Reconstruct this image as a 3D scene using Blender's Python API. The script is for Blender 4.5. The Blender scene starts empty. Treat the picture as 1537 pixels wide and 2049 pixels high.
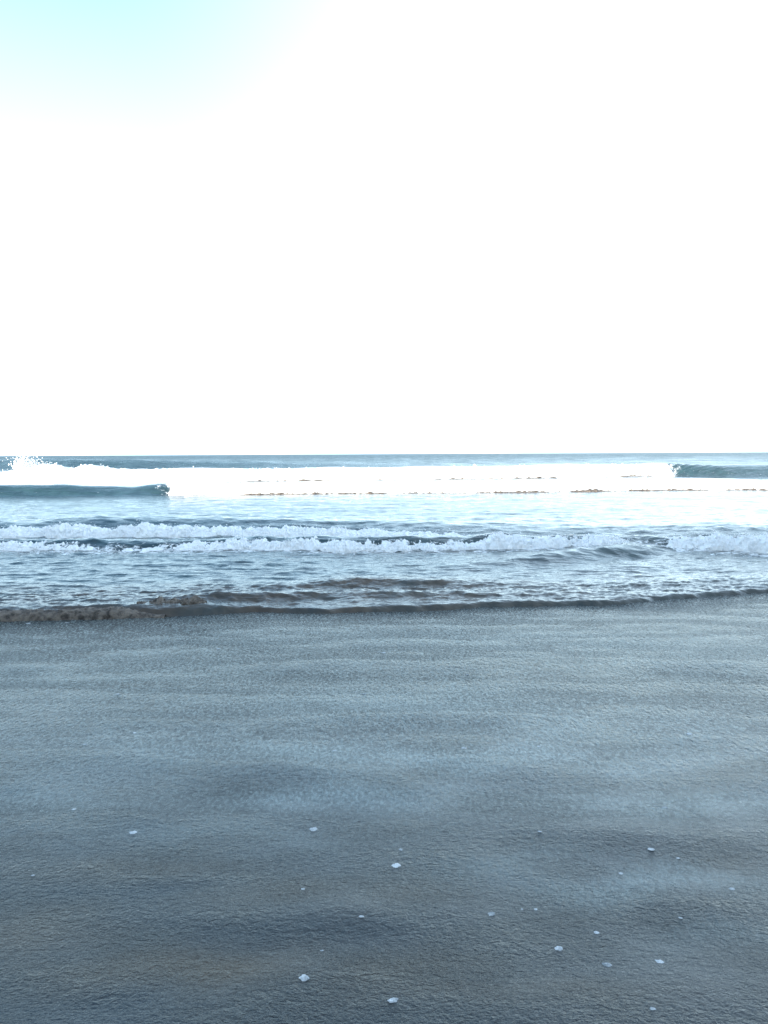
import bpy, math, random
import numpy as np
from mathutils import Matrix, Vector

C = bpy.context.scene
R = math.radians
rng = np.random.default_rng(7)

# ------------------------------------------------------------------ camera
H = 1.60
PITCH, ROLL = 4.49, 0.30
FPX = 26.0 / 36.0 * 2049
cd = bpy.data.cameras.new('camera'); cam = bpy.data.objects.new('camera', cd)
C.collection.objects.link(cam); C.camera = cam
cd.sensor_fit = 'VERTICAL'; cd.sensor_height = 36.0; cd.lens = 26.0
cd.clip_start = 0.05; cd.clip_end = 60000
CM = Matrix.Rotation(R(90 - PITCH), 4, 'X') @ Matrix.Rotation(R(-ROLL), 4, 'Z')
cam.matrix_world = Matrix.Translation((0, 0, H)) @ CM

# ------------------------------------------------------------------ sky, sun, exposure
SUN_EL, SUN_AZ = 12.0, -142.0        # azimuth clockwise from the view direction
C.view_settings.view_transform = 'Standard'; C.view_settings.look = 'None'
C.view_settings.gamma = 1.0; C.view_settings.use_curve_mapping = False
C.view_settings.exposure = 2.3
w = bpy.data.worlds.new('World'); C.world = w; w.use_nodes = True
nt = w.node_tree; nt.nodes.clear()
sky = nt.nodes.new('ShaderNodeTexSky'); sky.sky_type = 'NISHITA'; sky.sun_disc = False
sky.sun_elevation = R(SUN_EL); sky.sun_rotation = R(SUN_AZ)
sky.air_density = 1.0; sky.dust_density = 0.8; sky.ozone_density = 2.5
bg = nt.nodes.new('ShaderNodeBackground'); bg.inputs['Strength'].default_value = 0.15
wo = nt.nodes.new('ShaderNodeOutputWorld')
# thin high veil of haze, brightest low opposite the sun
tcw = nt.nodes.new('ShaderNodeTexCoord')
dotw = nt.nodes.new('ShaderNodeVectorMath'); dotw.operation = 'DOT_PRODUCT'
_v = Vector((.85, .45, .55)).normalized(); dotw.inputs[1].default_value = _v
nt.links.new(tcw.outputs['Generated'], dotw.inputs[0])
vr = nt.nodes.new('ShaderNodeMapRange'); vr.interpolation_type = 'SMOOTHSTEP'
vr.inputs[1].default_value = .34; vr.inputs[2].default_value = .85; vr.inputs[3].default_value = .0; vr.inputs[4].default_value = 1.2
nt.links.new(dotw.outputs['Value'], vr.inputs[0])
veil = nt.nodes.new('ShaderNodeVectorMath'); veil.operation = 'SCALE'; veil.inputs[0].default_value = (1, 1.0, 1.0)
nt.links.new(vr.outputs[0], veil.inputs['Scale'])
addw = nt.nodes.new('ShaderNodeVectorMath'); addw.operation = 'ADD'
# low air is whitened by sea haze
sepw = nt.nodes.new('ShaderNodeSeparateXYZ'); nt.links.new(tcw.outputs['Generated'], sepw.inputs[0])
lowr = nt.nodes.new('ShaderNodeMapRange'); lowr.interpolation_type = 'SMOOTHSTEP'
lowr.inputs[1].default_value = .60; lowr.inputs[2].default_value = .08; lowr.inputs[3].default_value = 0; lowr.inputs[4].default_value = .85
nt.links.new(sepw.outputs['Z'], lowr.inputs[0])
lowm = nt.nodes.new('ShaderNodeMix'); lowm.data_type = 'RGBA'; lowm.inputs[7].default_value = (2.2, 3.05, 4.1, 1)
nt.links.new(lowr.outputs[0], lowm.inputs[0]); nt.links.new(sky.outputs[0], lowm.inputs[6])
nt.links.new(lowm.outputs[2], addw.inputs[0]); nt.links.new(veil.outputs[0], addw.inputs[1])
tint = nt.nodes.new('ShaderNodeVectorMath'); tint.operation = 'MULTIPLY'; tint.inputs[1].default_value = (.98, .98, .89)
nt.links.new(addw.outputs[0], tint.inputs[0])
nt.links.new(tint.outputs[0], bg.inputs[0]); nt.links.new(bg.outputs[0], wo.inputs[0])
sd = bpy.data.lights.new('sun', 'SUN'); sd.energy = 2.4; sd.angle = R(0.5); sd.color = (1, 0.90, 0.76)
sun = bpy.data.objects.new('sun', sd); C.collection.objects.link(sun)
az = R(SUN_AZ); el = R(SUN_EL)
tosun = Vector((math.sin(az) * math.cos(el), math.cos(az) * math.cos(el), math.sin(el)))
sun.rotation_euler = tosun.to_track_quat('Z', 'Y').to_euler()

# ------------------------------------------------------------------ helpers
def ray(px, py):
    return (CM @ Vector(((px - 768.5) / FPX, -(py - 1024.5) / FPX, -1, 0))).to_3d()
def ground(px, py, z=0.0):
    d = ray(px, py); t = (z - H) / d.z
    return d.x * t, d.y * t
def at_depth(px, py, Y):
    d = ray(px, py); t = Y / d.y
    return d.x * t, H + d.z * t
def tag(o, label=None, cat=None, group=None, kind=None):
    if label: o['label'] = label
    if cat: o['category'] = cat
    if group: o['group'] = group
    if kind: o['kind'] = kind
    return o
def empty(name, loc):
    o = bpy.data.objects.new(name, None); o.location = loc; o.empty_display_size = .3
    C.collection.objects.link(o); return o
def link_mesh(name, verts, faces, mat, parent=None, smooth=True, attrs=None, normals=None):
    me = bpy.data.meshes.new(name)
    verts = np.asarray(verts, np.float32); faces = np.asarray(faces, np.int32)
    if parent is not None:
        verts = verts - np.array(parent.location, np.float32)
    k = faces.shape[1]
    me.vertices.add(len(verts)); me.vertices.foreach_set('co', verts.ravel())
    me.loops.add(faces.size); me.loops.foreach_set('vertex_index', faces.ravel())
    me.polygons.add(len(faces)); me.polygons.foreach_set('loop_start', np.arange(0, faces.size, k, dtype=np.int32))
    me.update(calc_edges=True)
    me.polygons.foreach_set('use_smooth', np.full(len(faces), smooth))
    if attrs:
        for an, av in attrs.items():
            a = me.attributes.new(an, 'FLOAT', 'POINT'); a.data.foreach_set('value', np.asarray(av, np.float32))
    me.materials.append(mat)
    if normals is not None:
        me.normals_split_custom_set_from_vertices(normals)
    o = bpy.data.objects.new(name, me); C.collection.objects.link(o)
    if parent is not None: o.parent = parent
    return o

def _hash(ix, iy, iz, s):
    h = (ix.astype(np.int64) * 374761393 + iy.astype(np.int64) * 668265263 + iz * 2147483647 + s * 144269504) & 0xffffffff
    h = ((h ^ (h >> 13)) * 1274126177) & 0xffffffff
    h = ((h ^ (h >> 15)) * 2246822519) & 0xffffffff
    return (h ^ (h >> 16)) & 0xffffffff
def noise2(x, y, s=0):
    x = np.asarray(x, np.float64); y = np.asarray(y, np.float64)
    ix = np.floor(x).astype(np.int64); iy = np.floor(y).astype(np.int64)
    fx = x - ix; fy = y - iy
    ux = fx * fx * fx * (fx * (fx * 6 - 15) + 10); uy = fy * fy * fy * (fy * (fy * 6 - 15) + 10)
    def g(dx, dy):
        a = _hash(ix + dx, iy + dy, 0, s) * (2 * math.pi / 4294967296.0)
        return np.cos(a) * (fx - dx) + np.sin(a) * (fy - dy)
    return 1.5 * ((g(0, 0) * (1 - ux) + g(1, 0) * ux) * (1 - uy) + (g(0, 1) * (1 - ux) + g(1, 1) * ux) * uy)
def noise3(x, y, z, s=0):
    ix = np.floor(x).astype(np.int64); iy = np.floor(y).astype(np.int64); iz = np.floor(z).astype(np.int64)
    fx = x - ix; fy = y - iy; fz = z - iz
    ux = fx * fx * (3 - 2 * fx); uy = fy * fy * (3 - 2 * fy); uz = fz * fz * (3 - 2 * fz)
    out = 0
    for dx in (0, 1):
        for dy in (0, 1):
            for dz in (0, 1):
                h = _hash(ix + dx, iy + dy, iz + dz, s)
                a = (h & 0xffff) * (2 * math.pi / 65536); c = ((h >> 16) & 0xffff) / 32768.0 - 1
                r = np.sqrt(np.maximum(0, 1 - c * c))
                gr = r * np.cos(a) * (fx - dx) + r * np.sin(a) * (fy - dy) + c * (fz - dz)
                out = out + gr * (ux if dx else 1 - ux) * (uy if dy else 1 - uy) * (uz if dz else 1 - uz)
    return out * 1.5
def worley3(x, y, z, s=0):
    ix = np.floor(x).astype(np.int64); iy = np.floor(y).astype(np.int64); iz = np.floor(z).astype(np.int64)
    best = np.full(x.shape, 9.0)
    for dx in (-1, 0, 1):
        for dy in (-1, 0, 1):
            for dz in (-1, 0, 1):
                h = _hash(ix + dx, iy + dy, iz + dz, s)
                px = ix + dx + (h & 1023) / 1024; py = iy + dy + ((h >> 10) & 1023) / 1024; pz = iz + dz + ((h >> 20) & 1023) / 1024
                best = np.minimum(best, (px - x) ** 2 + (py - y) ** 2 + (pz - z) ** 2)
    return np.sqrt(best)
def sst(a, b, x):
    t = np.clip((x - a) / (b - a), 0, 1); return t * t * (3 - 2 * t)

# ------------------------------------------------------------------ materials
def mat(name):
    m = bpy.data.materials.new(name); m.use_nodes = True
    n = m.node_tree; b = n.nodes['Principled BSDF']
    return m, n, b
def N(n, t, **kw):
    x = n.nodes.new(t)
    for k, v in kw.items(): setattr(x, k, v)
    return x
def mapping(n, scale, rot=(0, 0, 0)):
    tc = N(n, 'ShaderNodeNewGeometry'); mp = N(n, 'ShaderNodeMapping')
    mp.inputs['Scale'].default_value = scale; mp.inputs['Rotation'].default_value = rot
    n.links.new(tc.outputs['Position'], mp.inputs['Vector']); return mp
def noise_node(n, mp, scale, detail=4, rough=.55, dist=0.0):
    x = N(n, 'ShaderNodeTexNoise'); x.inputs['Scale'].default_value = scale
    x.inputs['Detail'].default_value = detail; x.inputs['Roughness'].default_value = rough
    x.inputs['Distortion'].default_value = dist
    n.links.new(mp.outputs[0], x.inputs['Vector']); return x
def math_node(n, op, a, b=None, clamp=False):
    x = N(n, 'ShaderNodeMath', operation=op, use_clamp=clamp)
    for i, v in enumerate((a, b)):
        if v is None: continue
        if isinstance(v, (int, float)): x.inputs[i].default_value = v
        else: n.links.new(v, x.inputs[i])
    return x.outputs[0]
def maprange(n, v, a, b, c=0., d=1., smooth=True):
    x = N(n, 'ShaderNodeMapRange'); x.interpolation_type = 'SMOOTHSTEP' if smooth else 'LINEAR'
    n.links.new(v, x.inputs[0])
    for i, q in enumerate((a, b, c, d)): 
        if isinstance(q, (int, float)): x.inputs[i + 1].default_value = q
        else: n.links.new(q, x.inputs[i + 1])
    return x.outputs[0]
def mixc(n, f, a, b):
    x = N(n, 'ShaderNodeMix', data_type='RGBA')
    if isinstance(f, (int, float)): x.inputs[0].default_value = f
    else: n.links.new(f, x.inputs[0])
    for i, q in ((6, a), (7, b)):
        if isinstance(q, tuple): x.inputs[i].default_value = (*q, 1)
        else: n.links.new(q, x.inputs[i])
    return x.outputs[2]
def bump(n, h, dist, strength=1.0, prev=None):
    b = N(n, 'ShaderNodeBump'); b.inputs['Distance'].default_value = dist
    if isinstance(strength, (int, float)): b.inputs['Strength'].default_value = strength
    else: n.links.new(strength, b.inputs['Strength'])
    n.links.new(h, b.inputs['Height'])
    if prev is not None: n.links.new(prev, b.inputs['Normal'])
    return b.outputs[0]

def make_water():
    m, n, b = mat('sea_water')
    fo = N(n, 'ShaderNodeAttribute', attribute_name='foam').outputs['Fac']
    si = N(n, 'ShaderNodeAttribute', attribute_name='silt').outputs['Fac']
    ch = N(n, 'ShaderNodeAttribute', attribute_name='far').outputs['Fac']
    mp = mapping(n, (1, 1.6, 1.6))
    n1 = noise_node(n, mp, 1.3, 5, .6, .4); n2 = noise_node(n, mp, 5.5, 5, .62, .8)
    vor = N(n, 'ShaderNodeTexVoronoi', feature='DISTANCE_TO_EDGE'); vor.inputs['Scale'].default_value = 2.6
    mv = N(n, 'ShaderNodeVectorMath', operation='MULTIPLY_ADD')
    n.links.new(n2.outputs['Color'], mv.inputs[0]); mv.inputs[1].default_value = (.55, .55, .55); n.links.new(mp.outputs[0], mv.inputs[2])
    n.links.new(mv.outputs[0], vor.inputs['Vector'])
    lace = maprange(n, vor.outputs['Distance'], .16, .0)
    cov = math_node(n, 'ADD', math_node(n, 'MULTIPLY', n2.outputs['Fac'], .75), math_node(n, 'MULTIPLY', lace, .28))
    thr = math_node(n, 'SUBTRACT', 1.02, math_node(n, 'MULTIPLY', fo, .85))
    fm = maprange(n, math_node(n, 'SUBTRACT', cov, thr), -.05, .07)
    wcol = mixc(n, maprange(n, n1.outputs['Fac'], .35, .65), (.018, .042, .050), (.030, .066, .074))
    silt = mixc(n, n2.outputs['Fac'], (.032, .024, .018), (.10, .078, .058))
    c = mixc(n, si, wcol, silt)
    fcol = mixc(n, si, (.80, .83, .84), (.34, .30, .26))
    n.links.new(mixc(n, fm, c, fcol), b.inputs['Base Color'])
    rr = maprange(n, ch, 0, 1, .08, .44, False)
    streak = noise_node(n, mapping(n, (.25, .035, 1)), 1.0, 5, .7)
    rr = math_node(n, 'MULTIPLY', rr, maprange(n, streak.outputs['Fac'], .3, .7, .72, 1.25))
    rr2 = N(n, 'ShaderNodeMix'); n.links.new(fm, rr2.inputs[0]); n.links.new(rr, rr2.inputs[2]); rr2.inputs[3].default_value = .6
    n.links.new(rr2.outputs[0], b.inputs['Roughness'])
    b.inputs['IOR'].default_value = 1.333
    ma = mapping(n, (1, 2.0, 1), (0, 0, .06)); a1 = noise_node(n, ma, 7, 3, .6, .3)
    mb = mapping(n, (1, 2.2, 1), (0, 0, -.1)); a2 = noise_node(n, mb, .9, 4, .6, .2)
    nr = bump(n, a1.outputs['Fac'], .024, .7)
    nr = bump(n, a2.outputs['Fac'], .55, math_node(n, 'MULTIPLY', ch, 1.0), nr)
    nr = bump(n, fm, .02, .6, nr)
    n.links.new(nr, b.inputs['Normal'])
    return m
def make_foam(name, c0, c1, sss=.25, holes=0):
    m, n, b = mat(name)
    mp = mapping(n, (1, 1, 1)); a = noise_node(n, mp, 14, 6, .65, .3); g = noise_node(n, mp, 60, 3, .6)
    base = mixc(n, maprange(n, a.outputs['Fac'], .35, .6), c0, c1)
    if holes:
        h_ = noise_node(n, mapping(n, (1, 1, 1.3)), 22, 5, .7, 1.2)
        base = mixc(n, maprange(n, h_.outputs['Fac'], .60, .68, 0, holes), base, (.10, .14, .15))
    n.links.new(base, b.inputs['Base Color'])
    b.inputs['Roughness'].default_value = .55; b.inputs['IOR'].default_value = 1.33
    b.inputs['Subsurface Weight'].default_value = sss; b.inputs['Subsurface Radius'].default_value = (.8, 1, 1)
    b.inputs['Subsurface Scale'].default_value = .04
    nr = bump(n, a.outputs['Fac'], .05, .9); nr = bump(n, g.outputs['Fac'], .014, .9, nr)
    n.links.new(nr, b.inputs['Normal'])
    return m
def make_wet():
    m, n, b = mat('wet_sand')
    mp = mapping(n, (1, 1, 1))
    big = noise_node(n, mapping(n, (.55, 1.5, 1), (0, 0, .12)), 1.1, 4, .55, .6)
    gr = noise_node(n, mp, 130, 3, .7)
    c = mixc(n, maprange(n, big.outputs['Fac'], .36, .64), (.013, .019, .023), (.027, .032, .034))
    br = N(n, 'ShaderNodeAttribute', attribute_name='brown').outputs['Fac']
    c = mixc(n, br, c, (.066, .048, .030))
    sp = math_node(n, 'MULTIPLY_ADD', gr.outputs['Fac'], .9); sp.node.inputs[2].default_value = .55
    mul = N(n, 'ShaderNodeVectorMath', operation='SCALE'); n.links.new(c, mul.inputs[0]); n.links.new(sp, mul.inputs['Scale'])
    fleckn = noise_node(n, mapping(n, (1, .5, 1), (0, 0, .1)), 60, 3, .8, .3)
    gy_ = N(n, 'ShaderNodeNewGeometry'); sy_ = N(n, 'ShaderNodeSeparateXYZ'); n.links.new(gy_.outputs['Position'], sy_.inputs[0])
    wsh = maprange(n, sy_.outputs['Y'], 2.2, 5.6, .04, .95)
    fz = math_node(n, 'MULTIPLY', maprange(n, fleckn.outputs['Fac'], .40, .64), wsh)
    sheen_fac = N(n, 'ShaderNodeAttribute', attribute_name='painted_sheen').outputs['Fac']
    fz = math_node(n, 'ADD', fz, math_node(n, 'MULTIPLY', sheen_fac, maprange(n, fleckn.outputs['Fac'], .35, .65, .45, .95)), True)  # adds the painted sheen bands to the pale base colour
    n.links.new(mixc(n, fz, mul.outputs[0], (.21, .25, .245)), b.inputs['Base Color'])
    b.inputs['IOR'].default_value = 1.39
    n.links.new(maprange(n, fleckn.outputs['Fac'], .35, .65, .10, .30), b.inputs['Roughness'])
    sep = N(n, 'ShaderNodeSeparateXYZ'); g_ = N(n, 'ShaderNodeNewGeometry'); n.links.new(g_.outputs['Position'], sep.inputs[0])
    wash = maprange(n, sep.outputs['Y'], 2.6, 5.6)
    patch = maprange(n, noise_node(n, mapping(n, (.8, 1.6, 1)), 2.2, 2).outputs['Fac'], .3, .7, .45, 1.2)
    rip = noise_node(n, mapping(n, (1, 1.4, 1), (0, 0, .1)), 75, 3, .65, .5)
    rip2 = noise_node(n, mapping(n, (1, 1.7, 1), (0, 0, -.16)), 26, 3, .6, .6)
    rip3 = noise_node(n, mapping(n, (1, .5, 1), (0, 0, .1)), 38, 3, .7, .2)
    nr = bump(n, rip.outputs['Fac'], .008, math_node(n, 'MULTIPLY', patch, 1.05))
    nr = bump(n, rip2.outputs['Fac'], .014, math_node(n, 'MULTIPLY', patch, .9), nr)
    nr = bump(n, rip3.outputs['Fac'], .09, wash, nr)
    n.links.new(nr, b.inputs['Normal'])
    return m
def make_sand(name, c0, c1):
    m, n, b = mat(name)
    a = noise_node(n, mapping(n, (1, 1, 1)), .8, 8, .6); 
    n.links.new(mixc(n, a.outputs['Fac'], c0, c1), b.inputs['Base Color']); b.inputs['Roughness'].default_value = .9
    n.links.new(bump(n, a.outputs['Fac'], .3, .6), b.inputs['Normal'])
    return m
M_WATER = make_water()
M_FOAM = make_foam('white_foam', (.86, .86, .85), (.95, .95, .94), 0, .55)
M_SFOAM = make_foam('silty_foam', (.045, .035, .028), (.19, .155, .125), 0)
M_WET = make_wet()
M_SAND = make_sand('dry_sand', (.24, .21, .16), (.34, .30, .24))
M_DUNE = make_sand('dune_scrub', (.05, .06, .03), (.20, .18, .12))

# ------------------------------------------------------------------ wave table
# knots: (px, base_py, crest_py); off = metres from base line back to the crest; back = width behind it
class Wave:
    def __init__(s, knots, off, back, sharp=1.0, wob=.06, seed=1):
        s.off, s.back, s.sharp, s.wob, s.seed = off, back, sharp, wob, seed
        X, Yb, Z = [], [], []
        for px, pb, pt in knots:
            x, y = ground(px, pb); xc, z = at_depth(px, pt, y + off)
            X.append(x); Yb.append(y); Z.append(max(0.0, z))
        s.X = np.array(X); s.Yb = np.array(Yb); s.Z = np.array(Z)
        s.x0, s.x1 = X[0], X[-1]
    def base(s, x):
        return np.interp(x, s.X, s.Yb) + s.wob * (noise2(x / (s.off * 1.5 + .5), 0 * x + 3.3, s.seed) + .5 * noise2(x / (s.off * .6 + .15), 0 * x + 9.1, s.seed + 1))
    def amp(s, x):
        a = np.interp(x, s.X, s.Z) * (1 + .16 * noise2(x / (s.off * 2 + .3), 0 * x, s.seed + 2))
        return a
    def h(s, x, y):
        yb = s.base(x); a = s.amp(x)
        t = (y - yb) / s.off
        front = sst(0, 1, np.clip(t, 0, 1)) ** s.sharp
        bk = np.exp(-((np.maximum(y - yb - s.off, 0)) / s.back) ** 1.6)
        return a * np.where(t < 1, front, bk)

W = {}
W['swell'] = Wave([(-700, 943, 934), (-300, 942, 923), (0, 941, 919.5), (120, 941, 919.5), (260, 940, 920), (350, 939, 922), (500, 938, 925.5), (700, 936, 929), (900, 934, 931), (1100, 932, 932)], 5.0, 6.0, 1.0, .5, 11)
W['outer'] = Wave([(-700, 972, 955), (-200, 970, 950), (0, 969, 945), (200, 967, 941), (500, 964, 938), (800, 961, 936), (1000, 959, 933), (1200, 956, 930), (1300, 954.5, 928.5), (1355, 954, 927), (1400, 955, 928.5), (1460, 956, 931), (1537, 956, 932), (1700, 956, 933), (2100, 953, 938)], 2.2, 3.5, .9, .22, 21)
W['second'] = Wave([(-700, 1003, 985), (-200, 1000, 975), (0, 997, 971), (130, 996, 973), (250, 995, 975), (335, 993, 967), (420, 991, 968), (700, 990, 970), (1000, 988, 968), (1150, 985, 967), (1300, 983, 966), (1537, 983, 966), (2100, 980, 966)], 1.2, 2.0, .9, .10, 31)
W['rear'] = Wave([(-600, 1082, 1062), (-200, 1082, 1048), (0, 1081, 1044), (100, 1080, 1037), (250, 1079, 1035), (400, 1079, 1039), (600, 1079, 1043), (800, 1080, 1046), (960, 1081, 1050), (1100, 1082, 1052), (1300, 1084, 1052), (1537, 1086, 1050), (2000, 1086, 1056)], 1.5, 1.6, .8, .1, 41)
W['near'] = Wave([(-600, 1110, 1090), (-200, 1107, 1084), (0, 1105, 1083), (120, 1106, 1083), (240, 1106, 1084), (400, 1103, 1082), (500, 1102, 1077), (700, 1106, 1078), (900, 1105, 1078), (1000, 1104, 1073), (1150, 1107, 1078), (1250, 1103, 1078), (1290, 1100, 1077), (1340, 1103, 1079), (1420, 1107, 1080), (1537, 1108, 1080), (2000, 1108, 1083)], .45, .6, .8, .05, 51)
W['ripple'] = Wave([(780, 1152, 1152), (880, 1148, 1134), (1000, 1143, 1123), (1100, 1137, 1113), (1200, 1128, 1101), (1290, 1118, 1093), (1380, 1115, 1100), (1500, 1120, 1112), (1600, 1125, 1125)], .5, .8, .9, .05, 61)
W['silt'] = Wave([(-500, 1207, 1206), (-100, 1203, 1200), (150, 1200, 1194), (300, 1196, 1186), (430, 1192, 1179), (640, 1184, 1166), (760, 1180, 1160), (900, 1182, 1163), (1000, 1184, 1171), (1180, 1184, 1176), (1260, 1181, 1168), (1400, 1176, 1164), (1537, 1170, 1160), (1900, 1160, 1152)], .26, .35, .8, .09, 71)
W['churn'] = Wave([(-500, 1225, 1216), (-100, 1218, 1208), (80, 1216, 1207), (200, 1216, 1205), (330, 1216, 1203), (430, 1211, 1192), (560, 1208, 1191), (700, 1206, 1190), (850, 1203, 1189), (1000, 1199, 1187), (1120, 1196, 1187), (1300, 1190, 1184), (1537, 1178, 1174), (1900, 1165, 1162)], .20, .22, .8, .07, 91)
W['shore'] = Wave([(-500, 1256, 1238), (-100, 1242, 1224), (0, 1238, 1220), (120, 1234, 1216), (220, 1231, 1213), (300, 1229, 1213), (400, 1227, 1212), (520, 1222, 1211), (650, 1225, 1216), (800, 1219, 1210), (1000, 1213, 1204), (1200, 1208, 1200), (1350, 1197, 1190), (1537, 1186, 1179), (1900, 1165, 1159)], .20, .5, .8, .05, 81)

def edge_y(x):
    return W['shore'].base(x) + .02 * noise2(x / .12, 0 * x + 5, 88) - .02

# ------------------------------------------------------------------ sea heightfield
ys = [6.0]
while ys[-1] < 260: ys.append(ys[-1] + .022 * (max(ys[-1], 7.5) / 8) ** 1.72)
while ys[-1] < 16000: ys.append(ys[-1] * 1.12)
ys = np.array(ys); NR = len(ys); NC = 1150
u = np.linspace(-1, 1, NC)
hw = np.where(ys < 260, .78 * ys + 2.5, .78 * 260 + 2.5 + (ys - 260) * 1.6)
XX = u[None, :] * hw[:, None]; YY = np.repeat(ys[:, None], NC, 1)
dyr = np.gradient(ys)[:, None] * np.ones((1, NC)); dxr = 2 * hw[:, None] / NC
print('sea', NR, NC)
Hs = {k: wv.h(XX, YY) for k, wv in W.items()}
Z = sum(Hs.values())
Z = np.where(YY < 50, Z, Z)
depth = sst(7, 16, YY)
def chop(lx, ly, amp, seed, ang=0.0, ridge=.5):
    ca, sa = math.cos(ang), math.sin(ang)
    xr = XX * ca + YY * sa; yr = -XX * sa + YY * ca
    n = noise2(xr / lx, yr / ly, seed)
    n = n * (1 - ridge) + ridge * (1 - 2.2 * np.abs(noise2(xr / lx + 7, yr / ly + 3, seed + 1)))
    att = np.clip(ly / (dyr * 2.2), 0, 1) ** 2 * np.clip(lx / (dxr * 2.2), 0, 1) ** 2
    return n * amp * att
Z += chop(.22, .10, .0065, 101, .05)
inner = sst(15.5, 12.5, YY)
Z += chop(.50, .20, (.017 + .011 * inner) * (.6 + .6 * depth), 103, -.08)
Z += chop(1.1, .45, (.019 + .013 * inner) * (.35 + .9 * depth), 105, .1)
Z += chop(2.6, 1.3, .020 * (.1 + depth), 107, -.05)
Z += chop(7, 3.6, .07 * sst(14, 50, YY), 109, .08)
Z += chop(22, 11, .22 * sst(60, 140, YY), 111, -.08)
Z += chop(60, 26, .30 * sst(120, 250, YY), 113, .05)
turb = np.exp(-((YY - W['silt'].base(XX) + .1) / .7) ** 2)
Z += turb * (chop(.13, .07, .009, 121, 0, .8) + chop(.07, .05, .005, 125, 0, .5) + chop(.34, .15, .016, 123, .15, .6))
ey = edge_y(XX)
Z = Z + .012
Z = np.where(YY < ey + .10, -.05 + (Z + .05) * sst(-.02, .10, YY - ey), Z)
# foam coverage on the water
dd = lambda k: (YY - W[k].base(XX))
foam = np.zeros_like(Z)
foam = np.maximum(foam, .95 * sst(-1.5, 0, dd('outer')) * sst(16, 4, dd('outer')) * sst(37.5, 33.5, XX + 0 * Z - 0) * (XX < 30))
XB = ground(1356, 954)[0]
lipx = XB * YY / W['outer'].base(np.array([XB]))[0]
right = sst(-.7, .7, XX - lipx + .8 * noise2(XX / .8, YY / .5, 141) + .5 * (YY - 48) / 3)
foam = np.where((YY > 38) & (YY < 62), foam * (1 - right * .75) + right * .07 * sst(-2, 1, dd('outer')) * sst(6, 1, dd('outer')), foam)
foam *= 1 - .9 * sst(5, 9, dd('outer')) * 1.0
# white water between the outer and second breakers
XL = ground(336, 993)[0]
lx2 = XL * YY / W['second'].base(np.array([XL]))[0]
left2 = sst(.3, -.5, XX - lx2 + .35 * noise2(XX / .4, YY / .3, 143))
f2 = sst(-.6, .3, dd('second')) * sst(-.2, -4, dd('outer')) * (.92 - .42 * np.exp(-((YY - 36) / 2.6) ** 2))
f2 = np.where(dd('second') < 1.6, f2 * (1 - left2 * .72), f2)
foam = np.maximum(foam, f2)
foam = np.maximum(foam, .38 * sst(-4.5, -.5, dd('second')) * (dd('second') < .5) * (1 - left2))
foam = np.maximum(foam, .42 * np.exp(-((dd('rear') - .2) / 1.3) ** 2))
foam = np.maximum(foam, .60 * np.exp(-((dd('near') + .10) / .6) ** 2))
foam = np.maximum(foam, .50 * np.exp(-((dd('near') - .9) / .7) ** 2))
foam = np.maximum(foam, .16 * np.exp(-((dd('silt') - .1) / .5) ** 2))
foam += .05 * noise2(XX / 1.7, YY / 1.1, 131)
silt = sst(1.5, .1, dd('silt') + .35 * noise2(XX / .9, YY / .5, 133)) * (.85 + .25 * noise2(XX / .5, YY / .3, 134))
silt *= 1 - .45 * sst(-.5, 3.0, XX)
silt = np.maximum(silt, .45 * np.exp(-((dd('near') + .1) / .25) ** 2))
silt = np.maximum(silt, .55 * np.exp(-((dd('second') + .2) / .5) ** 2) * (1 - left2))
silt = np.maximum(silt, .45 * np.exp(-((dd('outer') + .3) / .8) ** 2) * (1 - right))
silt = np.maximum(silt, .14 * sst(13, 9, YY))
far = np.clip(np.log(np.maximum(YY, 1) / 15) / math.log(400 / 15), 0, 1)
foam = np.clip(foam, 0, 1); silt = np.clip(silt, 0, 1)

# normals of the whole sheet so that the pieces join without a seam
P = np.stack([XX, YY, Z], -1)
du = np.gradient(P, axis=1); dv = np.gradient(P, axis=0)
NN = np.cross(du, dv); NN /= np.linalg.norm(NN, axis=-1, keepdims=True)
P = P.reshape(-1, 3); NN = NN.reshape(-1, 3)
idx = np.arange(NR * NC).reshape(NR, NC)
quads = np.stack([idx[:-1, :-1], idx[:-1, 1:], idx[1:, 1:], idx[1:, :-1]], -1).reshape(-1, 4)
cent = lambda A: (A[:-1, :-1] + A[1:, 1:]).ravel() * .5
cx, cy = cent(XX), cent(YY)
own = np.zeros(len(quads), int)
keep = (cy > cent(ey) - .06)
def claim(i, key, lo, hi, cond=True):
    d = cent(dd(key)); own[(d > lo) & (d < hi) & (own == 0) & (cent(Hs[key]) > .004) & cond] = i
order = ['second', 'outer', 'swell', 'shore', 'near', 'rear', 'silt']
lim = {'swell': (-.5, 12), 'outer': (-.3, 6.5), 'second': (-.2, 3.5), 'rear': (-.1, 3.2), 'near': (-.1, 1.1), 'silt': (-.05, .6), 'shore': (-.2, .45)}
xsplit = ground(1290, 1095)[0]
for i, k in enumerate(order, 1): claim(i, k, *lim[k])
own[(own == 5) & (cx > xsplit)] = 8

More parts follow.
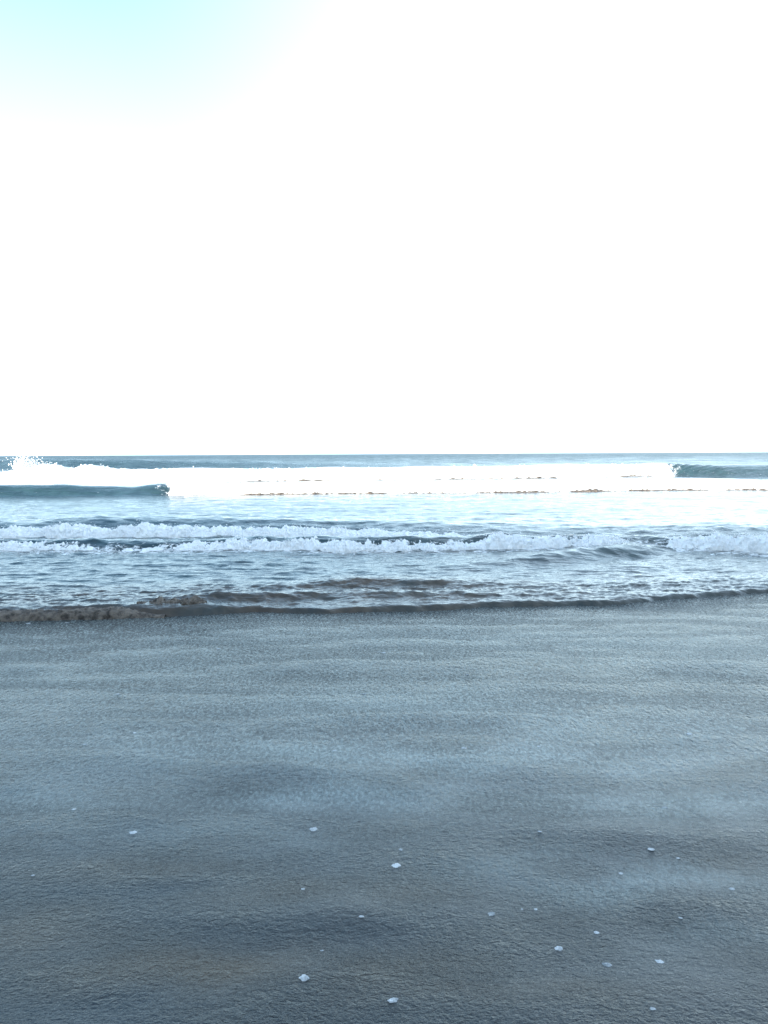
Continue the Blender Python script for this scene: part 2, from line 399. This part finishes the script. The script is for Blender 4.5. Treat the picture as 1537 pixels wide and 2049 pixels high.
def piece(name, sel, parent, kind=None):
    q = quads[sel & keep]
    uu, inv = np.unique(q.ravel(), return_inverse=True)
    return link_mesh(name, P[uu], inv.reshape(-1, 4), M_WATER, parent, True,
                     {'foam': foam.ravel()[uu], 'silt': silt.ravel()[uu], 'far': far.ravel()[uu]}, NN[uu])
sea = piece('sea', own == 0, None); tag(sea, kind='structure')
def wave_thing(name, i, px, py, label, group=None, cat='wave'):
    x, y = ground(px, py)
    t = empty(name, (x, y, 0)); tag(t, label, cat, group)
    piece('water_face', own == i, t)
    return t
G = 'waves rolling in towards the beach'
T_sec = wave_thing('breaking_wave', 1, 760, 990, 'low sunlit white breaker with tan silt edge, unbroken and green at its left end', G)
T_out = wave_thing('breaking_wave', 2, 760, 962, 'farthest long white breaker under the horizon, with an unbroken dark face at its right end', G)
T_swl = wave_thing('swell', 3, 200, 941, 'tall unbroken dark blue swell under the horizon, behind the white splash on the left', G)
T_sho = wave_thing('shore_wave', 4, 300, 1232, 'thin brown front of silty water running up onto the smooth grey wet beach', G)
T_nea = wave_thing('breaking_wave', 5, 620, 1104, 'front foam roll of the shaded double breaker, running left of the dark notch', G)
T_rea = wave_thing('breaking_wave', 6, 480, 1080, 'rear foam roll of the shaded double breaker, smooth dark water rising behind it', G)
T_sil = wave_thing('shore_wave', 7, 760, 1190, 'brown choppy ripple full of stirred sand just behind the thin front on the beach', G)
T_rig = wave_thing('breaking_wave', 8, 1420, 1106, 'thick shaded white foam roll at the right edge, right of the dark notch', G)

# ------------------------------------------------------------------ foam rolls
def roller(parent, key, x0, x1, hfun, dep, zscale, m, seed, dx, nt=46, name='foam_crest', yoff=0.0, lump=1.0, taper=.5, base=-.05, rug=1.25):
    """a lumpy mass of foam along a wave; hfun(x)=height above still water, dep=thickness front to back"""
    n = int((x1 - x0) / dx); x = np.linspace(x0, x1, n)
    wv = W[key]
    yb = wv.base(x) + yoff
    e = np.minimum(sst(x0, x0 + taper, x), sst(x1, x1 - taper, x))
    hh = np.maximum(hfun(x) * e * (1 + rug * (.26 * noise2(x / (dep * .9), 0 * x, seed) + .20 * noise2(x / (dep * .3), 0 * x + 4, seed + 1))), .002)
    dpx = dep * (.35 + .65 * e) * (1 + .3 * noise2(x / (dep * 1.2), 0 * x + 2, seed + 2))
    yb = yb - .25 * min(1, rug * .8 + .1) * dep * (noise2(x / (dep * .8), 0 * x + 6, seed + 3) + .6 * noise2(x / (dep * .27), 0 * x + 8, seed + 5))
    t = np.linspace(0, 1, nt)
    ang = np.pi * t
    py = (.5 - .5 * np.cos(ang) ** 1) ; pz = np.sin(ang) ** .75
    Xg = np.repeat(x[:, None], nt, 1)
    Yg = yb[:, None] + dpx[:, None] * py[None]
    Zg = base * (1 - pz[None]) + hh[:, None] * pz[None]
    # outward direction
    ny = -np.cos(ang)[None] + 0 * Xg; nz = np.sin(ang)[None] + .15 + 0 * Xg
    s = zscale
    w1 = worley3(Xg / s + .3 * noise3(Xg / s, Yg / s, Zg / s, seed), Yg / s, Zg / s, seed)
    w2 = worley3(Xg / s * 2.3, Yg / s * 2.3, Zg / s * 2.3, seed + 1)
    w3 = worley3(Xg / s * 5.1, Yg / s * 5.1, Zg / s * 5.1, seed + 2)
    n4 = np.abs(noise3(Xg / s * 1.3, Yg / s * .8, Zg / s * .8, seed + 3))
    d = s * lump * ((.55 - w1) * .55 + (.5 - w2) * .30 + (.5 - w3) * .16 - n4 * .35)
    d *= np.clip(pz[None] * 1.3, 0, 1) * np.clip(hh[:, None] / (s * 1.2), .0, 1)
    Xd = Xg + d * .35 * noise3(Xg / s * 2, Yg / s * 2, Zg / s * 2, seed + 6)
    Yd = Yg + ny * d; Zd = Zg + nz * d
    # flung tongues on the top
    sp = np.clip(noise3(Xg / (s * .55), Yg / (s * .8), Zg / (s * 1.6), seed + 9) - .18, 0, 1) * np.clip(pz[None], 0, 1) ** 3
    Zd += sp * s * .6 * lump * np.clip(hh[:, None] / (s * 1.2), 0, 1)
    V = np.stack([Xd, Yd, Zd], -1).reshape(-1, 3)
    id_ = np.arange(n * nt).reshape(n, nt)
    F = np.stack([id_[:-1, :-1], id_[1:, :-1], id_[1:, 1:], id_[:-1, 1:]], -1).reshape(-1, 4)
    o = link_mesh(name, V, F, m, parent)
    return V.reshape(n, nt, 3), hh

ICO_V = []
ph = (1 + 5 ** .5) / 2
for a in (-1, 1):
    for b in (-ph, ph): ICO_V += [(a, b, 0), (0, a, b), (b, 0, a)]
ICO_V = np.array(ICO_V) / math.hypot(1, ph)
from itertools import combinations
_e = 4 / (1 + ph * ph) * 1.01
ICO_F = []
for i, j, k in combinations(range(12), 3):
    if all(((ICO_V[p] - ICO_V[q]) ** 2).sum() < _e for p, q in ((i, j), (j, k), (i, k))):
        nrm = np.cross(ICO_V[j] - ICO_V[i], ICO_V[k] - ICO_V[i])
        ICO_F.append((i, j, k) if nrm @ ICO_V[i] > 0 else (i, k, j))
ICO_F = np.array(ICO_F)
def drops(name, parent, pts, rad, m, stretch=None):
    pts = np.asarray(pts); rad = np.asarray(rad)
    n = len(pts)
    jit = 1 + .35 * rng.standard_normal((n, 12, 1)).clip(-1.5, 1.5)
    ax = rng.uniform(.6, 1.5, (n, 1, 3))
    V = pts[:, None, :] + ICO_V[None] * jit * ax * rad[:, None, None]
    F = ICO_F[None] + (np.arange(n) * 12)[:, None, None]
    o = link_mesh(name, V.reshape(-1, 3), F.reshape(-1, 3), m, parent)
    tag(o, kind='stuff'); return o
def spray(parent, V, hh, n, up, rmin, rmax, m, spread=.05):
    n0, nt, _ = V.shape
    i = rng.integers(0, n0, n * 3); keep = rng.random(n * 3) < (.25 + np.clip(noise2(V[i, 0, 0] / .35, V[i, 0, 0] * 0, 991), 0, 1) * 2) * np.clip(hh[i] / hh.max(), 0, 1)
    i = i[keep][:n]
    j = rng.integers(int(nt * .12), int(nt * .75), len(i))
    p = V[i, j].copy()
    p[:, 2] += up * rng.exponential(.33, len(i)).clip(0, 1.6) * np.sin(np.pi * j / nt)
    p[:, 1] -= spread * rng.random(len(i)); p[:, 0] += spread * rng.standard_normal(len(i)) * .5
    r = rmin + (rmax - rmin) * rng.random(len(i)) ** 3
    drops('spray', parent, p, r, m)

def wx(px, py): return ground(px, py)[0]
def hint(key, pts):
    """height profile from (px, base_py, top_py)"""
    wv = W[key]; X, Zt = [], []
    for px, pb, pt in pts:
        x, y = ground(px, pb); X.append(x); Zt.append(max(at_depth(px, pt, y + wv.off * .5)[1], 0.003))
    return lambda q: np.interp(q, X, Zt)

# outer breaker, from far left to the lip on the right
f = hint('outer', [(-600, 972, 950), (-40, 970, 948), (20, 969, 937), (60, 969, 929), (90, 968, 931), (125, 968, 939), (140, 968, 931), (180, 968, 932), (200, 967, 938), (500, 964, 939), (800, 961, 937), (1000, 959, 934), (1200, 956, 931), (1355, 954, 928)])
V, hh = roller(T_out, 'outer', wx(-500, 970), wx(1357, 954), f, 2.8, .40, M_FOAM, 300, .055, 40, taper=.5, base=-.1, lump=.45, rug=.2)
spray(T_out, V, hh, 1100, .10, .015, .045, M_FOAM, .3)
# splash plume by the left edge
pts, rad = [], []
for (px, py, sx, hz, n) in ((48, 937, 7, 1.25, 1100), (60, 934, 9, .95, 800), (88, 935, 13, .55, 800), (105, 938, 14, .3, 400), (160, 936, 16, .28, 500), (30, 941, 10, .35, 400)):
    x, _ = ground(px, 966); Y = W['outer'].base(np.array([x]))[0] + 1.6
    x0, z0 = at_depth(px, py, Y)
    for k in range(n):
        e = rng.exponential(.38)
        pts.append((x0 + rng.standard_normal() * sx * Y / FPX * (.55 + .5 * e) - .12 * e, Y + rng.standard_normal() * .4, z0 - .35 + hz * e * .75)); rad.append(.02 + .055 * rng.random() ** 2 * (1.2 - min(e, 1)))
s_o = drops('splash', T_out, pts, rad, M_FOAM)
# second breaker
f = hint('second', [(330, 993, 964), (420, 991, 967), (700, 990, 971), (1000, 988, 969), (1150, 985, 969), (1300, 983, 967), (1537, 983, 967), (2100, 980, 966)])
V, hh = roller(T_sec, 'second', wx(334, 993), wx(2050, 982), f, 1.5, .22, M_FOAM, 320, .03, 44, taper=.12, yoff=.1, lump=.55, rug=.12)
spray(T_sec, V, hh, 1400, .06, .008, .026, M_FOAM, .2)
f = lambda q: .065 + .10 * np.clip(noise2(q / 3.6, q * 0, 78) + .7 * noise2(q / .5, q * 0, 75), -.5, 1)
V, hh = roller(T_out, 'outer', wx(480, 964), wx(1350, 954), f, .8, .2, M_SFOAM, 327, .05, 20, name='silty_toe', yoff=-.25)
# silty toe of the second breaker
f = lambda q: .068 + .06 * np.clip(noise2(q / 1.3, q * 0, 77) + .6 * noise2(q / .22, q * 0, 76), -.7, 1)
V, hh = roller(T_sec, 'second', wx(480, 990), wx(2050, 982), f, .45, .10, M_SFOAM, 325, .02, 24, name='silty_toe', yoff=-.12)
# rear roll of the near double breaker
f = hint('rear', [(-600, 1082, 1058), (-100, 1080, 1054), (0, 1080, 1054), (110, 1079, 1050), (200, 1078, 1050), (400, 1078, 1050), (520, 1078, 1052), (700, 1078, 1056), (900, 1078, 1061), (1000, 1079, 1067), (1100, 1080, 1074), (1180, 1081, 1078)])
V, hh = roller(T_rea, 'rear', wx(-600, 1082), wx(1180, 1080), f, .80, .13, M_FOAM, 340, .0115, 70, taper=.8, yoff=-.02)
spray(T_rea, V, hh, 5200, .06, .0035, .012, M_FOAM, .10)
# front roll
f = hint('near', [(-600, 1110, 1088), (0, 1102, 1083), (100, 1101, 1083), (170, 1099, 1082), (215, 1097, 1088), (300, 1097, 1088), (330, 1097, 1083), (420, 1096, 1080), (500, 1098, 1078), (700, 1099, 1077), (850, 1097, 1078), (950, 1096, 1077), (1000, 1102, 1070), (1080, 1103, 1072), (1180, 1103, 1074), (1240, 1100, 1071), (1285, 1097, 1077)])
V, hh = roller(T_nea, 'near', wx(-600, 1108), wx(1288, 1098), f, .60, .11, M_FOAM, 360, .0105, 62, taper=.3, yoff=-.06)
spray(T_nea, V, hh, 5200, .05, .003, .011, M_FOAM, .08)
f = hint('near', [(1300, 1098, 1082), (1340, 1101, 1077), (1400, 1104, 1075), (1450, 1105, 1070), (1537, 1105, 1073), (2000, 1106, 1078)])
V, hh = roller(T_rig, 'near', wx(1298, 1098), wx(1950, 1106), f, .65, .13, M_FOAM, 380, .0105, 66, taper=.35, yoff=-.05)
spray(T_rig, V, hh, 2200, .06, .003, .011, M_FOAM, .08)
# silty rolls at the shore
f = hint('shore', [(-500, 1262, 1246), (0, 1242, 1226), (120, 1238, 1222), (230, 1234, 1217), (300, 1231, 1224)])
V, hh = roller(T_sho, 'shore', wx(-500, 1258), wx(330, 1231), f, .26, .026, M_SFOAM, 400, .0055, 50, taper=.35, yoff=-.05, lump=.7, rug=.6)
spray(T_sho, V, hh, 700, .03, .001, .0035, M_SFOAM, .03)
f = lambda q: .075 + .06 * np.clip(noise2(q / .2, q * 0, 79) + .4, 0, 1)
x0, y0 = ground(275, 1216)
V, hh = roller(T_sho, 'shore', wx(235, 1216), wx(455, 1216), f, .26, .04, M_SFOAM, 410, .0055, 50, taper=.40, yoff=.16, lump=1.0)
spray(T_sho, V, hh, 500, .05, .001, .004, M_SFOAM, .03)

# ------------------------------------------------------------------ beach
def beach():
    ysb = np.concatenate([np.linspace(-14, 1.2, 60)[:-1], np.linspace(1.2, 9.5, 560)])
    xb = np.linspace(-1, 1, 620); hwb = np.maximum(3.2, .8 * ysb + 2.5); hwb = np.where(ysb < 1.2, 3.5 + (1.2 - ysb) * 1.5, hwb)
    X = xb[None] * hwb[:, None]; Y = np.repeat(ysb[:, None], len(xb), 1)
    Zb = .013 * noise2(X / 1.5 + .2 * Y, Y / .45, 501) + .008 * noise2(X / .8, Y / .24 + .1 * X, 503) + .012 * noise2(X / 3, Y / 1.1, 505)
    Zb += .0010 * noise2(X / .16, Y / .08, 507)
    for px, py, wpx, A, wy in ((760, 1430, 260, .010, .16), (640, 1548, 330, .008, .13), (1330, 1668, 330, .012, .13), (1400, 1792, 230, .009, .10), (300, 1625, 280, .006, .12),
                               (980, 1458, 180, .006, .12), (300, 1730, 300, .007, .09), (700, 1840, 330, .005, .08), (500, 1930, 330, .006, .08), (1150, 1300, 300, .006, .2), (1000, 1960, 300, .004, .07)):
        x, y = ground(px, py); x2, _ = ground(px + wpx, py)
        yc = y + .22 * noise2(X / 1.1, 0 * X, px) + .06 * noise2(X / .35, 0 * X, px + 1) + (X - x) * .05
        Zb += 2.0 * A * np.exp(-((X - x) / (x2 - x)) ** 2) * np.exp(-((Y - yc) / (1.25 * wy)) ** 2)
    brown = 0 * X
    for px, py, wpx, wy, k in ((470, 1935, 420, .10, .9), (650, 1790, 260, .10, .5), (250, 1740, 220, .09, .5), (60, 1860, 160, .12, .7), (1480, 1730, 160, .13, .5), (950, 1445, 250, .15, .35), (760, 1250, 900, .25, .3), (1000, 1980, 400, .06, .4)):
        x, y = ground(px, py); x2, _ = ground(px + wpx, py)
        brown = np.maximum(brown, k * np.exp(-((X - x) / (x2 - x)) ** 2) * np.exp(-((Y - y - .06 * noise2(X / .4, 0 * X, py)) / wy) ** 2))
    painted_sheen = 0 * X  # pale bands of reflected sky, painted as patches into the sand colour
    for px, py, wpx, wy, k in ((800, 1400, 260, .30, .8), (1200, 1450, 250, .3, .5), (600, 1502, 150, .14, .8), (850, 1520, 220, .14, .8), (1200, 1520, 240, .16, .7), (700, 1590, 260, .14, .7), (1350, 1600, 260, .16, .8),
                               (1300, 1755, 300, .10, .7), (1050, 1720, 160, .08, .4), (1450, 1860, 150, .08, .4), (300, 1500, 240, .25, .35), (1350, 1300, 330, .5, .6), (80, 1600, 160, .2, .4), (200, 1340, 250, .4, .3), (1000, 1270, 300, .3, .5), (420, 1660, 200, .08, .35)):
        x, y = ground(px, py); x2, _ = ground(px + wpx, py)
        painted_sheen += .85 * k * np.exp(-((X - x) / (x2 - x)) ** 2) * np.exp(-((Y - y - .12 * noise2(X / .5, 0 * X, py + 3)) / wy) ** 2)
    painted_sheen = painted_sheen * (.9 + .25 * noise2(X / .7, Y / .3, 513)); painted_sheen = painted_sheen.clip(0, 1)
    brown *= .8 + .5 * noise2(X / .35, Y / .2, 511)
    Zb -= .05 * sst(7.0, 9.5, Y - .15 * X)
    Zb -= .012
    V = np.stack([X, Y, Zb], -1).reshape(-1, 3)
    i = np.arange(X.size).reshape(X.shape)
    F = np.stack([i[:-1, :-1], i[:-1, 1:], i[1:, 1:], i[1:, :-1]], -1).reshape(-1, 4)
    o = link_mesh('wet_sand', V, F, M_WET, attrs={'brown': brown.ravel().clip(0, 1), 'painted_sheen': painted_sheen.ravel()}); tag(o, kind='structure')
    return X, Y, Zb
BX, BY, BZ = beach()
def beach_z(x, y):
    j = np.argmin(np.abs(BY[:, 0] - y)); i = np.argmin(np.abs(BX[j] - x)); return BZ[j, i]

# dry beach around and the scrubby dune behind the photographer, whose shade covers the near water
def terrain(name, x0, x1, y0, y1, nx, ny, fz, m):
    X, Y = np.meshgrid(np.linspace(x0, x1, nx), np.linspace(y0, y1, ny))
    V = np.stack([X, Y, fz(X, Y)], -1).reshape(-1, 3); i = np.arange(X.size).reshape(X.shape)
    F = np.stack([i[:-1, :-1], i[:-1, 1:], i[1:, 1:], i[1:, :-1]], -1).reshape(-1, 4)
    o = link_mesh(name, V, F, m); tag(o, kind='structure'); return o
terrain('beach', -260, 260, -26, 6.2, 200, 40, lambda x, y: -.07 + .09 * sst(-1, -12, y) * 6 + .03 * noise2(x / 3, y / 3, 601) - 0 * y - .08 * sst(-1, 3, y), M_SAND)
DUNE_H = 13.5
terrain('dune', -500, 500, -100, -12, 400, 60, lambda x, y: .2 + (DUNE_H + .5 * noise2(x / 30, 0 * y, 603)) * sst(-12, -28, y) + .5 * noise2(x / 6, y / 6, 605) * sst(-12, -20, y), M_DUNE)
terrain('seabed', -9000, 9000, 5.5, 16000, 20, 20, lambda x, y: -2.5 + 0 * x, M_SAND)

# ------------------------------------------------------------------ foam flecks on the wet beach
fl = [(793, 1728, 22, 'ragged white fleck of foam in the middle of the lower beach'), (723, 1837, 13, 'small round foam fleck just left of centre, low on the wet sand'),
      (609, 1958, 24, 'long foam fleck near the bottom edge, left of centre'), (787, 1999, 26, 'bright flat foam fleck nearest the bottom edge, at centre'),
      (1118, 1890, 20, 'oval bubbly foam fleck, leftmost of the row of three low on the right'), (1215, 1924, 22, 'slanting foam fleck, middle of the row of three low on the right'),
      (1320, 1917, 18, 'pale foam fleck with thin tail, rightmost of the row of three low on the right'), (1306, 2017, 14, 'faint round foam fleck in the bottom right corner area'),
      (983, 1825, 18, 'soft foam fleck right of centre above the row of three'), (1303, 1700, 16, 'small bright fleck on a dark ripple at the right, well above the row of three'),
      (928, 1497, 15, 'slanted bright fleck in the middle distance right of centre'), (729, 1384, 12, 'tiny bright fleck in the middle distance at centre'),
      (1362, 1828, 9, 'tiny round fleck at the right between the lone bright fleck and the row of three'), (627, 1651, 20, 'faint thin foam streak left of centre, half way down the beach'),
      (267, 1663, 18, 'thin white foam streak at the left, half way down the beach'), (66, 1750, 9, 'faint dot of foam near the left edge'),
      (644, 1898, 8, 'tiny dot of foam just above the long fleck at the lower left of centre'), (607, 1777, 12, 'faint smudge of foam below left of the sand centre, under the thin streak'),
      (802, 1697, 10, 'faint dash of foam just above the ragged white fleck at centre'),
      (1357, 1714, 9, 'faint dash of foam right of the small bright fleck on the dark ripple'),
      (1243, 1743, 12, 'thin pale dash of foam below the dark ripple on the right'),
      (1194, 1857, 12, 'soft pale smudge of foam just above the leftmost of the row of three'),
      (1045, 1813, 8, 'left of two tiny touching specks above the row of three'),
      (1072, 1812, 9, 'right of two tiny touching specks above the row of three'),
      (1078, 1490, 11, 'thin bright streak right of the slanted fleck in the middle distance'),
      (1380, 1466, 13, 'long thin streak high on the right side of the wet sand'),
      (670, 1500, 11, 'thin streak on a pale patch left of the slanted fleck'),
      (1022, 1640, 9, 'tiny dot of foam right of centre, above the dark ripple'),
      (1080, 1667, 11, 'small dash on the left end of the dark ripple at the right'),
      (170, 1487, 11, 'small dash of foam at the left in the middle distance'),
      (236, 1388, 9, 'tiny dot of foam at the left, on the upper sand'),
      (768, 1303, 13, 'thin bright dash at centre, closest to the water line there'),
      (437, 1296, 11, 'thin dash below the brown splash left of centre'),
      (148, 1618, 11, 'small pale dot at the left above the dark lower sand'),
      (56, 1242, 12, 'bright fleck at the foot of the brown wave, leftmost of three'),
      (134, 1241, 10, 'bright fleck at the foot of the brown wave, middle of three'),
      (279, 1229, 12, 'bright fleck at the foot of the brown wave, rightmost of three'),
      (1465, 1775, 13, 'pale smudge near the right edge on the bright lower band'),
      (1330, 1612, 13, 'thin pale dash on the bright band above the dark ripple at right'),
      (269, 1464, 9, 'tiny pale speck at the left above the thin dash of foam'),
      (935, 1347, 10, 'tiny streak right of centre on the grainy upper sand')]
FAINT = 17
gx, gy = np.meshgrid(np.linspace(-1, 1, 17), np.linspace(-1, 1, 17))
def fleck(px, py, wpx, label, k):
    x, y = ground(px, py); s = math.hypot(x, y, H) / FPX * wpx * .5
    a = rng.uniform(-.25, .25); asp = rng.uniform(.45, .8)
    r = np.hypot(gx, gy); ang = np.arctan2(gy, gx)
    lim = 1 + .28 * noise2(np.cos(ang) * 1.1 + k * 3, np.sin(ang) * 1.1, 700) + .12 * noise2(np.cos(ang) * 2 + k, np.sin(ang) * 2, 701)
    sc = np.maximum(np.abs(gx), np.abs(gy)) / np.maximum(r, 1e-6)
    ux, uy = gx * sc * lim, gy * sc * lim; rr = np.hypot(ux, uy) / lim
    wz = worley3(ux * 2.6 + k * 5, uy * 2.6, 0 * ux, 703)
    z = s * (.09 * np.sqrt(np.clip(1 - rr ** 2, 0, 1)) + .16 * (.5 - wz) * (rr < .95)) - .001
    X = s * (ux * math.cos(a) - uy * asp * math.sin(a)); Yv = s * (ux * math.sin(a) + uy * asp * math.cos(a)) * 1.3
    t = bpy.data.objects.new
    i = np.arange(gx.size).reshape(gx.shape); F = np.stack([i[:-1, :-1], i[:-1, 1:], i[1:, 1:], i[1:, :-1]], -1).reshape(-1, 4)
    o = link_mesh('foam_fleck', np.stack([X, Yv, z], -1).reshape(-1, 3), F, M_FLECK if k < FAINT else M_FAINT)
    o.location = (x, y, beach_z(x, y) + .001)
    tag(o, label, 'foam', 'foam flecks left on the wet sand')
M_FLECK = make_foam('fleck_foam', (.28, .30, .31), (.62, .64, .65), 0)
M_FAINT = make_foam('thin_foam', (.36, .38, .39), (.60, .62, .63), 0)
for k, (a, b, c, l) in enumerate(fl): fleck(a, b, c * .72, l, k)
